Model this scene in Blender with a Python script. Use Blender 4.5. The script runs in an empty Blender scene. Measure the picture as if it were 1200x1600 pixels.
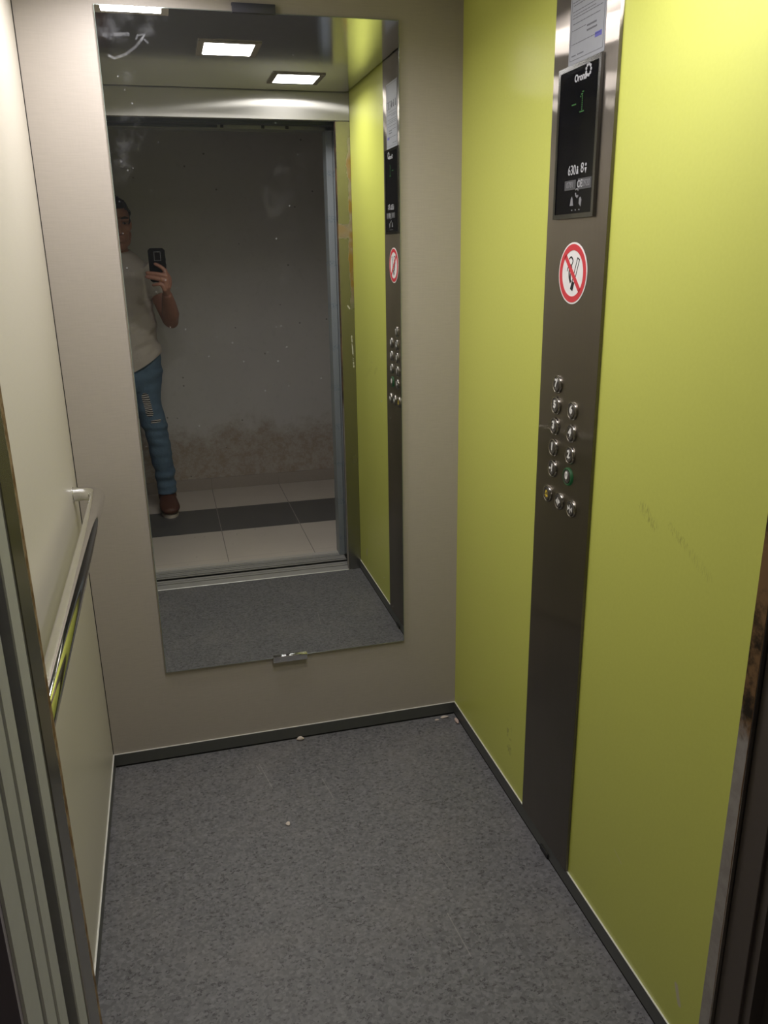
import bpy, bmesh, math, random
from mathutils import Vector, Matrix, noise as mnoise

random.seed(7)
S = bpy.context.scene
COL = S.collection

# ------------------------------------------------------------------ camera
cam_d = bpy.data.cameras.new('camera')
cam = bpy.data.objects.new('camera', cam_d); COL.objects.link(cam)
cam_d.sensor_fit = 'VERTICAL'; cam_d.sensor_height = 24.0
cam_d.lens = 1268.2 / 1600 * 24.0
cam_d.clip_start = 0.005
RX = Vector((0.96656, -0.25598, -0.01549))
FW = Vector((0.23915, 0.92152, -0.30595))
UP = Vector((0.09259, 0.29201, 0.95192))
CAM = Vector((0.27406, -2.27312, 1.49213))
cam.matrix_world = Matrix(((RX.x, UP.x, -FW.x, CAM.x), (RX.y, UP.y, -FW.y, CAM.y), (RX.z, UP.z, -FW.z, CAM.z), (0, 0, 0, 1)))
S.camera = cam

# ------------------------------------------------------------------ light levels
LAMP_WATTS = 3.6
LAMP_SPREAD = 165
LAMP_GLOW = 14.0
LAMP_COLOR = (1.0, 0.957, 0.965)
EXPOSURE = 0.0
w = bpy.data.worlds.new('world'); S.world = w; w.use_nodes = True
w.node_tree.nodes['Background'].inputs[0].default_value = (0.02, 0.02, 0.022, 1)
w.node_tree.nodes['Background'].inputs[1].default_value = 0.3
S.view_settings.view_transform = 'Standard'
S.view_settings.look = 'None'
S.view_settings.exposure = EXPOSURE
S.view_settings.gamma = 1.0
S.view_settings.use_curve_mapping = False
S.cycles.max_bounces = 14
S.cycles.diffuse_bounces = 8
S.cycles.glossy_bounces = 10
S.cycles.use_denoising = True
S.cycles.sample_clamp_indirect = 6.0

# ------------------------------------------------------------------ material helpers
class N:
    """a thin wrapper over a material's node tree"""
    def __init__(self, name):
        self.m = bpy.data.materials.new(name); self.m.use_nodes = True
        self.t = self.m.node_tree
        self.b = self.t.nodes['Principled BSDF']
        self.out = self.t.nodes['Material Output']
        tc = self.t.nodes.new('ShaderNodeTexCoord'); self.obj = tc.outputs['Object']
        self._sep = None
    def link(self, a, b): self.t.links.new(a, b)
    def setin(self, sock, v):
        if isinstance(v, bpy.types.NodeSocket): self.link(v, sock)
        elif isinstance(v, (tuple, list)) and len(v) == 3 and sock.type == 'RGBA': sock.default_value = (*v, 1)
        else: sock.default_value = v
    def p(self, **kw):
        names = dict(color='Base Color', rough='Roughness', metal='Metallic', spec='Specular IOR Level', aniso='Anisotropic',
                     coat='Coat Weight', coat_rough='Coat Roughness', emit='Emission Color', emit_s='Emission Strength', normal='Normal',
                     tangent='Tangent', ior='IOR', aniso_rot='Anisotropic Rotation', sheen='Sheen Weight', sss='Subsurface Weight')
        for k, v in kw.items(): self.setin(self.b.inputs[names[k]], v)
        return self
    def math(self, op, a, b=None, c=None, clamp=False):
        n = self.t.nodes.new('ShaderNodeMath'); n.operation = op; n.use_clamp = clamp
        for i, v in enumerate((a, b, c)):
            if v is not None: self.setin(n.inputs[i], v)
        return n.outputs[0]
    def xyz(self):
        if self._sep is None:
            n = self.t.nodes.new('ShaderNodeSeparateXYZ'); self.link(self.obj, n.inputs[0]); self._sep = n
        return self._sep.outputs
    def scale(self, s):
        n = self.t.nodes.new('ShaderNodeMapping'); self.link(self.obj, n.inputs[0]); n.inputs['Scale'].default_value = s
        return n.outputs[0]
    def noise(self, scale=5, detail=3, rough=.5, vec=None, dist=0):
        n = self.t.nodes.new('ShaderNodeTexNoise'); self.link(vec or self.obj, n.inputs['Vector'])
        n.inputs['Scale'].default_value = scale; n.inputs['Detail'].default_value = detail
        n.inputs['Roughness'].default_value = rough; n.inputs['Distortion'].default_value = dist
        return n.outputs['Fac']
    def voro(self, scale, vec=None, feature='F1'):
        n = self.t.nodes.new('ShaderNodeTexVoronoi'); self.link(vec or self.obj, n.inputs['Vector'])
        n.inputs['Scale'].default_value = scale; n.feature = feature
        return n
    def ramp(self, fac, stops, interp='LINEAR'):
        n = self.t.nodes.new('ShaderNodeValToRGB'); self.link(fac, n.inputs[0]); n.color_ramp.interpolation = interp
        e = n.color_ramp.elements
        while len(e) < len(stops): e.new(.5)
        for el, (pos, c) in zip(e, stops):
            el.position = pos; el.color = (*c, 1) if not isinstance(c, (int, float)) else (c, c, c, 1)
        return n.outputs[0]
    def mix(self, fac, a, b, mode='MIX'):
        n = self.t.nodes.new('ShaderNodeMix'); n.data_type = 'RGBA'; n.blend_type = mode
        self.setin(n.inputs[0], fac); self.setin(n.inputs[6], a); self.setin(n.inputs[7], b)
        return n.outputs[2]
    def smooth(self, v, lo, hi):
        n = self.t.nodes.new('ShaderNodeMapRange'); n.interpolation_type = 'SMOOTHSTEP'
        self.setin(n.inputs[0], v)
        n.inputs[1].default_value = lo; n.inputs[2].default_value = hi
        n.inputs[3].default_value = 0; n.inputs[4].default_value = 1
        return n.outputs[0]
    def bump(self, h, strength=.2, dist=.001):
        n = self.t.nodes.new('ShaderNodeBump'); self.link(h, n.inputs['Height'])
        n.inputs['Strength'].default_value = strength; n.inputs['Distance'].default_value = dist
        self.link(n.outputs[0], self.b.inputs['Normal']); return self
    def segment(self, u, v, a, b, r):
        """1 on the stroke from a to b (in the plane u, v), fading over r"""
        d = (b[0] - a[0], b[1] - a[1]); L2 = d[0] ** 2 + d[1] ** 2
        pu = self.math('SUBTRACT', u, a[0]); pv = self.math('SUBTRACT', v, a[1])
        t = self.math('ADD', self.math('MULTIPLY', pu, d[0] / L2), self.math('MULTIPLY', pv, d[1] / L2), clamp=True)
        eu = self.math('SUBTRACT', pu, self.math('MULTIPLY', t, d[0])); ev = self.math('SUBTRACT', pv, self.math('MULTIPLY', t, d[1]))
        q = self.math('SQRT', self.math('ADD', self.math('MULTIPLY', eu, eu), self.math('MULTIPLY', ev, ev)))
        return self.math('SUBTRACT', 1, self.smooth(q, r * .35, r))

def plain(name, color, rough=.5, metal=0.0, **kw):
    """one colour with a faint grain"""
    n = N(name)
    g = n.noise(60, 2)
    n.p(color=n.mix(g, tuple(c * .94 for c in color), tuple(min(1, c * 1.06) for c in color)), rough=rough, metal=metal, **kw)
    return n.m

def brushed(name, color, rough, axis, aniso=.8, marks=None, streak=None):
    """brushed steel, grain running along `axis`; its highlights spread across the grain; streak = (share, roughness, anisotropy) of a sharp gloss drawn out across the grain"""
    n = N(name)
    sc = [90, 90, 90]; sc['xyz'.index(axis)] = 1.2
    g = n.noise(4, 4, .6, n.scale(sc))
    col = n.mix(g, tuple(c * .9 for c in color), tuple(c * 1.08 for c in color))
    blot = n.noise(5, 3)
    r = n.math('ADD', n.math('MULTIPLY', blot, .08), rough - .04)
    geo = n.t.nodes.new('ShaderNodeNewGeometry')
    t = n.t.nodes.new('ShaderNodeVectorMath'); t.operation = 'CROSS_PRODUCT'
    n.link(geo.outputs['True Normal'], t.inputs[0])
    t.inputs[1].default_value = [1.0 if 'xyz'[i] == axis else 0.03 for i in range(3)]
    n.p(metal=1.0, aniso=aniso, tangent=t.outputs[0])
    if marks: marks(n, col, r)
    else: n.p(color=col, rough=r)
    if streak:
        g2 = n.t.nodes.new('ShaderNodeBsdfAnisotropic'); n.link(n.mix(1.0, col, (streak[3],) * 3, 'MULTIPLY') if len(streak) > 3 else col, g2.inputs['Color'])
        g2.inputs['Roughness'].default_value = streak[1]; g2.inputs['Anisotropy'].default_value = streak[2]
        t2 = n.t.nodes.new('ShaderNodeCombineXYZ')
        for i in range(3): t2.inputs[i].default_value = 1.0 if 'xyz'[i] == axis else 0.015
        n.link(t2.outputs[0], g2.inputs['Tangent'])
        mx = n.t.nodes.new('ShaderNodeMixShader'); mx.inputs[0].default_value = streak[0]
        n.link(n.b.outputs[0], mx.inputs[1]); n.link(g2.outputs[0], mx.inputs[2]); n.link(mx.outputs[0], n.out.inputs[0])
    return n.m

M = {}
# beige laminate with a fine woven print
def laminate(name, dark, light, rough, axis_h, coat=0.0):
    n = N(name)
    x, y, z = n.xyz()
    s1 = [1, 1, 1]; s1['xyz'.index(axis_h)] = 22; s1[2] = 330
    s2 = [1, 1, 1]; s2['xyz'.index(axis_h)] = 330; s2[2] = 22
    a = n.noise(1.0, 2, .6, n.scale(s1)); b = n.noise(1.0, 2, .6, n.scale(s2))
    f = n.math('ADD', n.math('MULTIPLY', a, .65), n.math('MULTIPLY', b, .35))
    big = n.noise(2.5, 2)
    c = n.ramp(f, [(.32, dark), (.62, light)])
    c = n.mix(n.math('MULTIPLY', big, .10), c, dark)
    n.p(color=c, rough=rough, spec=.45, coat=coat, coat_rough=.25)
    return n.m
M['laminate_back'] = laminate('woven_beige_laminate', (.415, .375, .333), (.450, .408, .362), .55, 'x')
M['laminate_left'] = laminate('cream_laminate', (.645, .602, .522), (.665, .622, .542), .36, 'y')

def green():
    n = N('lime_green_laminate')
    x, y, z = n.xyz()
    g = n.noise(140, 2)
    c = n.mix(g, (.545, .575, .112), (.585, .615, .130))
    # scuffs with their own outline: hatched smears and a scratched chip
    hatch = n.smooth(n.noise(1, 3, .7, n.scale((1, 420, 45))), .50, .62)
    m = n.math('MAXIMUM', n.segment(y, z, (-1.005, 1.032), (-1.045, 1.010), .017), n.segment(y, z, (-1.095, 1.022), (-1.140, 1.004), .012))
    m = n.math('MAXIMUM', m, n.math('MULTIPLY', n.segment(y, z, (-1.16, .995), (-1.21, .972), .014), .4))
    m = n.math('MULTIPLY', n.math('MULTIPLY', m, hatch), .55)
    c = n.mix(m, c, (.16, .15, .03))
    blot = n.smooth(n.noise(48, 4, .7), .50, .64)
    m2 = n.math('MULTIPLY', n.math('MULTIPLY', n.segment(y, z, (-.445, .225), (-.450, .150), .022), blot), .5)
    c = n.mix(m2, c, (.17, .16, .05))
    chip = n.segment(y, z, (-1.252, .150), (-1.266, .118), .008)
    c = n.mix(n.math('MULTIPLY', chip, .8), c, (.55, .50, .42))
    sc = n.segment(y, z, (-1.008, .264), (-1.038, .252), .0022)
    c = n.mix(n.math('MULTIPLY', sc, .5), c, (.6, .58, .35))
    n.p(color=c, rough=.36, spec=.45)
    return n.m
M['green'] = green()

def vinyl():
    n = N('speckled_grey_vinyl')
    v1 = n.voro(150); r1 = n.t.nodes.new('ShaderNodeSeparateColor'); n.link(v1.outputs['Color'], r1.inputs[0])
    warp = n.t.nodes.new('ShaderNodeMix'); warp.data_type = 'VECTOR'
    v2 = n.voro(118, n.scale((1.0, 1.5, 1)));  r2 = n.t.nodes.new('ShaderNodeSeparateColor'); n.link(v2.outputs['Color'], r2.inputs[0])
    base = n.ramp(r1.outputs[0], [(0, (.107, .106, .112)), (.5, (.14, .139, .146)), (1, (.174, .173, .181))])
    dark = n.math('GREATER_THAN', r2.outputs[1], .86)
    n2 = n.smooth(n.noise(210, 2, .6), .40, .56)
    base = n.mix(n.math('MULTIPLY', dark, n.math('MULTIPLY', n2, .72)), base, (.034, .034, .037))
    lightf = n.math('GREATER_THAN', r2.outputs[2], .93)
    base = n.mix(n.math('MULTIPLY', lightf, .35), base, (.24, .24, .25))
    dust = n.smooth(n.noise(3.2, 5, .65), .46, .75)
    base = n.mix(n.math('MULTIPLY', dust, .22), base, (.27, .25, .235))
    x, y, z = n.xyz()
    for a, b, r in (((.428, -.105), (.452, -.235), .0022), ((.418, -.11), (.43, -.16), .0015), ((.60, -.23), (.615, -.33), .0016), ((.79, -.82), (.80, -.95), .0018), ((.83, -.62), (.845, -.70), .0014)):
        base = n.mix(n.math('MULTIPLY', n.segment(x, y, a, b, r), .4), base, (.34, .33, .32))
    n.p(color=base, rough=n.math('ADD', n.math('MULTIPLY', n.noise(40, 2), .12), .44), spec=.4)
    n.bump(v1.outputs['Distance'], .12, .0006)
    return n.m
M['vinyl'] = vinyl()
M['ceiling'] = plain('dark_polished_steel_ceiling', (.53, .54, .62), .13, 1.0)
M['steel_x'] = brushed('brushed_steel_horizontal', (.42, .41, .38), .48, 'z', 0.6, None, (.55, .26, .84))
M['panel_steel'] = brushed('brushed_steel_panel', (.115, .104, .090), .46, 'z', 0.6, None, (.36, .224, .93, 5.2))
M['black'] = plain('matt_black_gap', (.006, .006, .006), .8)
M['base_metal'] = plain('grey_anodised_aluminium', (.15, .155, .145), .42, .6)
M['base_edge'] = plain('bright_aluminium_edge', (.86, .86, .82), .40, .35)
M['chrome'] = plain('polished_chrome', (.82, .82, .82), .05, 1.0)
M['dark_clip'] = plain('dark_grey_plastic', (.055, .055, .075), .45)
M['dark_chrome'] = plain('dark_chrome', (.22, .215, .21), .22, 1.0)
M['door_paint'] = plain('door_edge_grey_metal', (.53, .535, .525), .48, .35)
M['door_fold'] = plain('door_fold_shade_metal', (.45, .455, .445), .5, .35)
M['film_blue'] = None
M['sill'] = plain('ribbed_aluminium_sill', (.50, .49, .47), .42, .35)
M['strike'] = plain('dark_brown_steel', (.12, .10, .09), .5, .5)
M['rubber'] = plain('black_rubber', (.018, .018, .019), .6)
M['lamp_glow'] = None

def post_mat(name, side):
    """brushed steel post with torn remains of protective film and glue along its edges"""
    def marks(n, col, r):
        x, y, z = n.xyz()
        rag = n.noise(16, 5, .7, n.scale((1, 1, .55)))
        if side == 'right':
            wob = n.math('MULTIPLY', n.math('SUBTRACT', rag, .5), .045)
            band = n.smooth(n.math('ADD', x, wob), 1.083, 1.087)
            zr = n.math('MULTIPLY', n.smooth(z, 1.22, 1.36), n.math('SUBTRACT', 1, n.smooth(z, 1.86, 2.0)))
            glue = n.math('MULTIPLY', band, zr)
            patch = n.math('MULTIPLY', n.smooth(n.math('ADD', z, n.math('MULTIPLY', wob, 2)), 1.545, 1.56), n.math('SUBTRACT', 1, n.smooth(n.math('ADD', z, wob), 1.60, 1.61)))
            glue = n.math('MAXIMUM', glue, n.math('MULTIPLY', patch, .8))
            gm = n.math('MULTIPLY', glue, n.smooth(n.noise(9, 4), .30, .55))
            edge = n.math('SUBTRACT', 1, n.smooth(n.math('ADD', x, n.math('MULTIPLY', wob, .12)), 1.0395, 1.0415))
            gm2 = n.math('MULTIPLY', edge, .0)
            white = n.math('MULTIPLY', n.segment(x, z, (1.084, 1.13), (1.090, .99), .0035), n.smooth(n.noise(55, 4, .8), .44, .55))
            white = n.math('MAXIMUM', white, n.math('MULTIPLY', n.segment(x, z, (1.070, 1.262), (1.078, 1.250), .004), .8))
            # the narrow face towards the opening: grey film, torn brown above
            tear = n.smooth(n.math('ADD', z, n.math('MULTIPLY', n.math('SUBTRACT', rag, .5), .30)), .80, .86)
            front = n.math('SUBTRACT', 1, n.smooth(x, 1.0383, 1.0387))
            fcol = n.mix(n.smooth(n.noise(30, 4, .7), .35, .65), (.30, .275, .255), (.37, .345, .325))
            bcol = n.mix(n.smooth(n.noise(14, 5, .75), .40, .60), (.020, .014, .010), (.21, .12, .055))
            fcol = n.mix(tear, fcol, bcol)
            strip = n.math('SUBTRACT', 1, n.smooth(n.math('ADD', y, n.math('MULTIPLY', wob, .10)), -1.4185, -1.4175))
            fcol = n.mix(strip, fcol, (.16, .085, .035))
            c = n.mix(gm, col, (.22, .125, .012)); c = n.mix(white, c, (.7, .68, .6))
            c = n.mix(front, c, fcol)
            mt = n.math('SUBTRACT', 1, n.math('MAXIMUM', n.math('MAXIMUM', gm, white), n.math('MULTIPLY', front, .8)))
        else:
            wob = n.math('MULTIPLY', n.math('SUBTRACT', rag, .5), .030)
            edge = n.math('MULTIPLY', n.smooth(n.math('ADD', y, wob), -1.4115, -1.4075), n.smooth(n.math('ADD', x, n.math('MULTIPLY', wob, .4)), .1035, .1065))
            gcol = n.mix(n.smooth(n.noise(45, 4, .7), .4, .6), (.14, .075, .025), (.34, .24, .14))
            c = n.mix(edge, col, gcol)
            mt = n.math('SUBTRACT', 1, edge)
        n.p(color=c, rough=n.math('ADD', r, n.math('MULTIPLY', n.math('SUBTRACT', 1, mt), .3)), metal=mt)
    return brushed(name, (.38, .365, .34), .26, 'z', .7, marks)
M['post_right'] = post_mat('steel_post_with_glue_residue', 'right')
M['post_left'] = post_mat('steel_post_with_brown_edge', 'left')

def film():
    n = N('blue_grey_protective_film')
    x, y, z = n.xyz()
    v = n.noise(1, 4, .6, n.scale((30, 30, 3)))
    c = n.mix(v, (.19, .212, .228), (.27, .295, .31))
    # printed tick marks of the film repeat up the strip
    ph = n.math('FRACT', n.math('MULTIPLY', z, 5.2))
    m = n.math('MULTIPLY', n.math('SUBTRACT', 1, n.smooth(n.math('ABSOLUTE', n.math('SUBTRACT', ph, .5)), .05, .09)), n.smooth(n.noise(160, 2), .52, .58))
    c = n.mix(n.math('MULTIPLY', m, .7), c, (.10, .15, .20))
    n.p(color=c, rough=.4)
    return n.m
M['film_blue'] = film()

def concrete():
    n = N('grey_skim_plaster_with_stain')
    x, y, z = n.xyz()
    a = n.noise(3, 5, .6); b = n.noise(26, 4, .6)
    c = n.mix(a, (.56, .535, .505), (.66, .635, .60))
    c = n.mix(n.math('MULTIPLY', n.smooth(b, .52, .75), .15), c, (.36, .34, .31))
    f = n.noise(5, 6, .72)
    low = n.math('SUBTRACT', 1, n.smooth(n.math('ADD', z, n.math('MULTIPLY', n.math('SUBTRACT', f, .5), .55)), .30, .48))
    stain = n.math('MULTIPLY', low, n.math('ADD', .42, n.math('MULTIPLY', n.smooth(n.noise(22, 6, .78), .36, .66), .45)))
    c = n.mix(stain, c, (.35, .27, .20))
    sp = n.voro(17); mk = n.math('LESS_THAN', sp.outputs['Distance'], .10)
    sc = n.t.nodes.new('ShaderNodeSeparateColor'); n.link(sp.outputs['Color'], sc.inputs[0])
    mk = n.math('MULTIPLY', mk, n.math('GREATER_THAN', sc.outputs[0], .90))
    c = n.mix(n.math('MULTIPLY', mk, .6), c, (.10, .09, .08))
    n.p(color=c, rough=.85); n.bump(b, .15, .003)
    return n.m
M['concrete'] = concrete()
M['hall_paint'] = plain('dim_lavender_paint', (.30, .27, .33), .8)

def tiles():
    n = N('landing_tiles')
    x, y, z = n.xyz()
    T = .445
    row = n.math('FLOOR', n.math('DIVIDE', n.math('ADD', y, 2.175 + 4 * T), T))      # row 3 is the dark strip
    darkrow = n.math('COMPARE', row, 3.0, .1)
    cl = n.noise(5, 5, .6)
    beige = n.mix(cl, (.56, .50, .43), (.66, .595, .52))
    beige = n.mix(n.math('MULTIPLY', n.smooth(n.noise(14, 5, .7), .60, .72), .3), beige, (.42, .37, .31))
    dk = n.mix(cl, (.085, .083, .080), (.135, .13, .125))
    c = n.mix(darkrow, beige, dk)
    fx = n.math('ABSOLUTE', n.math('SUBTRACT', n.math('FRACT', n.math('DIVIDE', n.math('ADD', x, 2 * T - .475 + 4 * T), T)), .5))
    fy = n.math('ABSOLUTE', n.math('SUBTRACT', n.math('FRACT', n.math('DIVIDE', n.math('ADD', y, 2.175 + 4 * T), T)), .5))
    g = n.math('GREATER_THAN', fx, .5 - .0045)
    c = n.mix(g, c, n.mix(darkrow, (.22, .195, .17), (.36, .33, .30)))
    gy = n.math('GREATER_THAN', fy, .5 - .003)
    c = n.mix(n.math('MULTIPLY', gy, .5), c, (.24, .21, .19))
    n.p(color=c, rough=.42)
    return n.m
M['tiles'] = tiles()
M['skirt_tile'] = plain('beige_tile_skirting', (.38, .33, .285), .5)
M['landing_white'] = plain('cement_edge', (.52, .49, .45), .8)
M['track'] = plain('dark_teal_door_track', (.022, .030, .031), .6, .2)
M['header'] = plain('dusty_header_steel', (.20, .205, .19), .6, .5)

def glow():
    n = N('led_panel_glow')
    n.p(color=(.9, .9, .9), emit=LAMP_COLOR, emit_s=LAMP_GLOW, rough=.5)
    return n.m
M['lamp_glow'] = glow()

def mirror_mat():
    n = N('silvered_mirror_with_smudges')
    x, y, z = n.xyz()   # mirror-local: x along the glass, z up, origin at the lower left corner
    dust = n.voro(75)
    sc = n.t.nodes.new('ShaderNodeSeparateColor'); n.link(dust.outputs['Color'], sc.inputs[0])
    d = n.math('MULTIPLY', n.math('LESS_THAN', dust.outputs['Distance'], .17), n.math('GREATER_THAN', sc.outputs[0], .90))
    area = n.smooth(n.noise(3.0, 3, .6), .46, .62)
    m = n.math('MULTIPLY', n.math('MULTIPLY', d, area), .22)
    cloud = n.smooth(n.noise(14, 5, .7), .46, .72)
    cloud2 = n.smooth(n.noise(60, 4, .7), .40, .62)
    def stroke(a, b, r, k):
        nonlocal m
        m = n.math('MAXIMUM', m, n.math('MULTIPLY', n.math('MULTIPLY', n.segment(x, z, a, b, r), n.math('ADD', .35, n.math('MULTIPLY', cloud2, .65))), k * .42))
    def patch(a, b, r, k):
        nonlocal m
        m = n.math('MAXIMUM', m, n.math('MULTIPLY', n.math('MULTIPLY', n.segment(x, z, a, b, r), cloud), k * .30))
    stroke((.018, 1.690), (.072, 1.693), .006, .26); stroke((.016, 1.688), (.034, 1.683), .004, .22)
    stroke((.024, 1.646), (.036, 1.641), .004, .35); stroke((.036, 1.641), (.062, 1.650), .004, .40)
    stroke((.062, 1.650), (.088, 1.668), .004, .36); stroke((.088, 1.668), (.104, 1.685), .004, .30)
    stroke((.104, 1.685), (.110, 1.694), .003, .40); stroke((.110, 1.683), (.116, 1.677), .003, .45)
    stroke((.090, 1.684), (.094, 1.692), .003, .30); stroke((.094, 1.692), (.106, 1.694), .003, .26)
    stroke((.037, 1.700), (.038, 1.690), .004, .2)
    patch((.02, 1.70), (.13, 1.73), .05, .18)
    patch((.035, 1.40), (.075, 1.50), .055, .15)
    stroke((.040, 1.432), (.066, 1.460), .003, .0)
    patch((.38, 1.30), (.46, 1.42), .05, .10)
    patch((.42, 1.12), (.43, 1.25), .025, .10)
    patch((.02, 1.58), (.06, 1.60), .02, .12)
    gl = n.t.nodes.new('ShaderNodeBsdfGlossy'); gl.inputs['Color'].default_value = (.80, .815, .79, 1); gl.inputs['Roughness'].default_value = 0.0
    df = n.t.nodes.new('ShaderNodeBsdfDiffuse'); df.inputs['Color'].default_value = (.75, .77, .82, 1)
    mx = n.t.nodes.new('ShaderNodeMixShader')
    haze = n.math('ADD', m, .008, clamp=True)
    n.link(haze, mx.inputs[0]); n.link(gl.outputs[0], mx.inputs[1]); n.link(df.outputs[0], mx.inputs[2])
    n.link(mx.outputs[0], n.out.inputs[0])
    return n.m
M['mirror'] = mirror_mat()
M['mirror_edge'] = plain('ground_glass_edge', (.50, .56, .52), .12, .7)

M['paper'] = plain('white_notice_paper', (.27, .28, .30), .6)
M['ink_grey'] = plain('grey_ink', (.11, .11, .125), .7)
M['ink_dark'] = plain('dark_ink', (.05, .05, .06), .7)
M['ink_blue'] = plain('blue_stamp_ink', (.10, .10, .34), .7)
M['sign_white'] = plain('sign_white', (.78, .76, .76), .45)
M['sign_red'] = plain('sign_red', (.60, .035, .05), .45)
M['sign_black'] = plain('sign_black', (.012, .012, .016), .5)
M['glass_black'] = plain('black_display_glass', (.004, .004, .006), .08, 0, spec=.22)
M['print_white'] = plain('white_printing', (.40, .40, .42), .6)
M['print_grey'] = plain('grey_plate', (.055, .055, .058), .6)
M['print_mid'] = plain('dull_grey_printing', (.20, .20, .21), .6)
def led(name, col, s):
    n = N(name); n.p(color=(.01, .05, .01), emit=col, emit_s=s, rough=.6); return n.m
M['led_green'] = led('green_led_dots', (.16, .75, .12), .12)
M['halo_green'] = led('lit_green_halo', (.01, .12, .04), .16)
M['button'] = plain('button_dark_steel', (.12, .11, .10), .42, .8)
M['button_ring'] = plain('button_ring_steel', (.34, .32, .29), .22, 1.0)
M['numeral'] = plain('white_numeral', (.78, .77, .74), .5)
M['numeral_yellow'] = plain('yellow_symbol', (.75, .55, .05), .5)
M['crumb'] = plain('plaster_white', (.62, .54, .48), .9)
M['crumb_pink'] = plain('plaster_pinkish', (.60, .46, .40), .9)

def skin():
    n = N('tanned_skin')
    x, y, z = n.xyz()
    c = n.mix(n.noise(22, 4), (.36, .165, .115), (.44, .215, .15))
    n.p(color=c, rough=.5, sss=.0); n.bump(n.noise(160, 3), .12, .001)
    return n.m
M['skin'] = skin()
def shirt():
    n = N('beige_cotton')
    c = n.mix(n.noise(9, 4), (.50, .445, .39), (.58, .52, .46))
    n.p(color=c, rough=.9); n.bump(n.noise(7, 5, .6), .5, .02)
    return n.m
M['shirt'] = shirt()
M['shirt_seam'] = plain('beige_ribbed_collar', (.46, .41, .36), .9)
def denim():
    n = N('washed_blue_denim')
    x, y, z = n.xyz()
    tw = n.noise(1, 2, .5, n.scale((600, 600, 120)))
    wash = n.noise(6, 5, .65)
    c = n.mix(wash, (.055, .105, .17), (.13, .21, .30))
    c = n.mix(n.math('MULTIPLY', tw, .35), c, (.20, .29, .37))
    # frayed rips: dark gaps crossed by pale threads
    r = n.math('MAXIMUM', n.segment(x, z, (.070, .72), (.085, .62), .030), n.segment(x, z, (.095, .57), (.135, .575), .014))
    r = n.math('GREATER_THAN', n.math('ADD', r, n.math('MULTIPLY', n.math('SUBTRACT', n.noise(50, 3), .5), .5)), .5)
    th = n.math('GREATER_THAN', n.math('FRACT', n.math('MULTIPLY', n.math('ADD', z, n.math('MULTIPLY', n.noise(20, 2), .02)), 85)), .45)
    c = n.mix(r, c, n.mix(th, (.02, .02, .025), (.55, .52, .48)))
    n.p(color=c, rough=.9); n.bump(n.noise(8, 5, .65), .5, .02)
    return n.m
M['denim'] = denim()
M['leather'] = plain('brown_leather', (.105, .038, .022), .5)
M['leather_dark'] = plain('dark_brown_lace', (.045, .018, .012), .6)
M['sole'] = plain('cream_shoe_sole', (.60, .53, .44), .7)
M['hair'] = plain('dark_grey_hair', (.030, .026, .024), .6)
M['eye_white_shaded'] = plain('eye_white_shaded', (.22, .18, .16), .4)  # whites darkened, the shadow over the eyes is put into this colour
M['iris'] = plain('dark_iris', (.03, .02, .015), .2)
M['gold'] = plain('gold_band', (.80, .52, .16), .2, 1.0)
M['phone_case'] = plain('black_rubber_case', (.006, .006, .007), .75, spec=.15)
M['phone_glass'] = plain('black_phone_glass', (.004, .004, .005), .08)
M['phone_rim'] = plain('grey_camera_rim', (.16, .16, .17), .35, .8)

# ------------------------------------------------------------------ mesh helpers
def bm_new(): return bmesh.new()
def box(bm, lo, hi, bevel=0.0, seg=1):
    b = bmesh.new()
    bmesh.ops.create_cube(b, size=1)
    for v in b.verts:
        v.co = Vector([lo[i] + (v.co[i] + .5) * (hi[i] - lo[i]) for i in range(3)])
    if bevel: bmesh.ops.bevel(b, geom=list(b.edges), offset=bevel, segments=seg, profile=.5, affect='EDGES')
    join(bm, b); return bm
def join(bm, b, mat=None):
    if mat is not None: b.transform(mat)
    me = bpy.data.meshes.new('tmp'); b.to_mesh(me); b.free(); bm.from_mesh(me); bpy.data.meshes.remove(me)
def prism(bm, pts, axis, a, b):
    """outline pts (2-d) in the plane across `axis`, pulled from a to b"""
    def P(p, t):
        return {'x': (t, p[0], p[1]), 'y': (p[0], t, p[1]), 'z': (p[0], p[1], t)}[axis]
    A = [bm.verts.new(P(p, a)) for p in pts]; B = [bm.verts.new(P(p, b)) for p in pts]
    fs = [bm.faces.new(A), bm.faces.new(B)]
    for i in range(len(pts)):
        j = (i + 1) % len(pts); fs.append(bm.faces.new((A[i], A[j], B[j], B[i])))
    bmesh.ops.recalc_face_normals(bm, faces=fs); return bm
def catmull(pts, n):
    pts = [Vector(p) for p in pts]; out = []
    for i in range(len(pts) - 1):
        p0 = pts[max(i - 1, 0)]; p1 = pts[i]; p2 = pts[i + 1]; p3 = pts[min(i + 2, len(pts) - 1)]
        for k in range(n):
            t = k / n
            out.append(.5 * ((2 * p1) + (p2 - p0) * t + (2 * p0 - 5 * p1 + 4 * p2 - p3) * t * t + (3 * p1 - p0 - 3 * p2 + p3) * t ** 3))
    out.append(pts[-1]); return out
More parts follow.
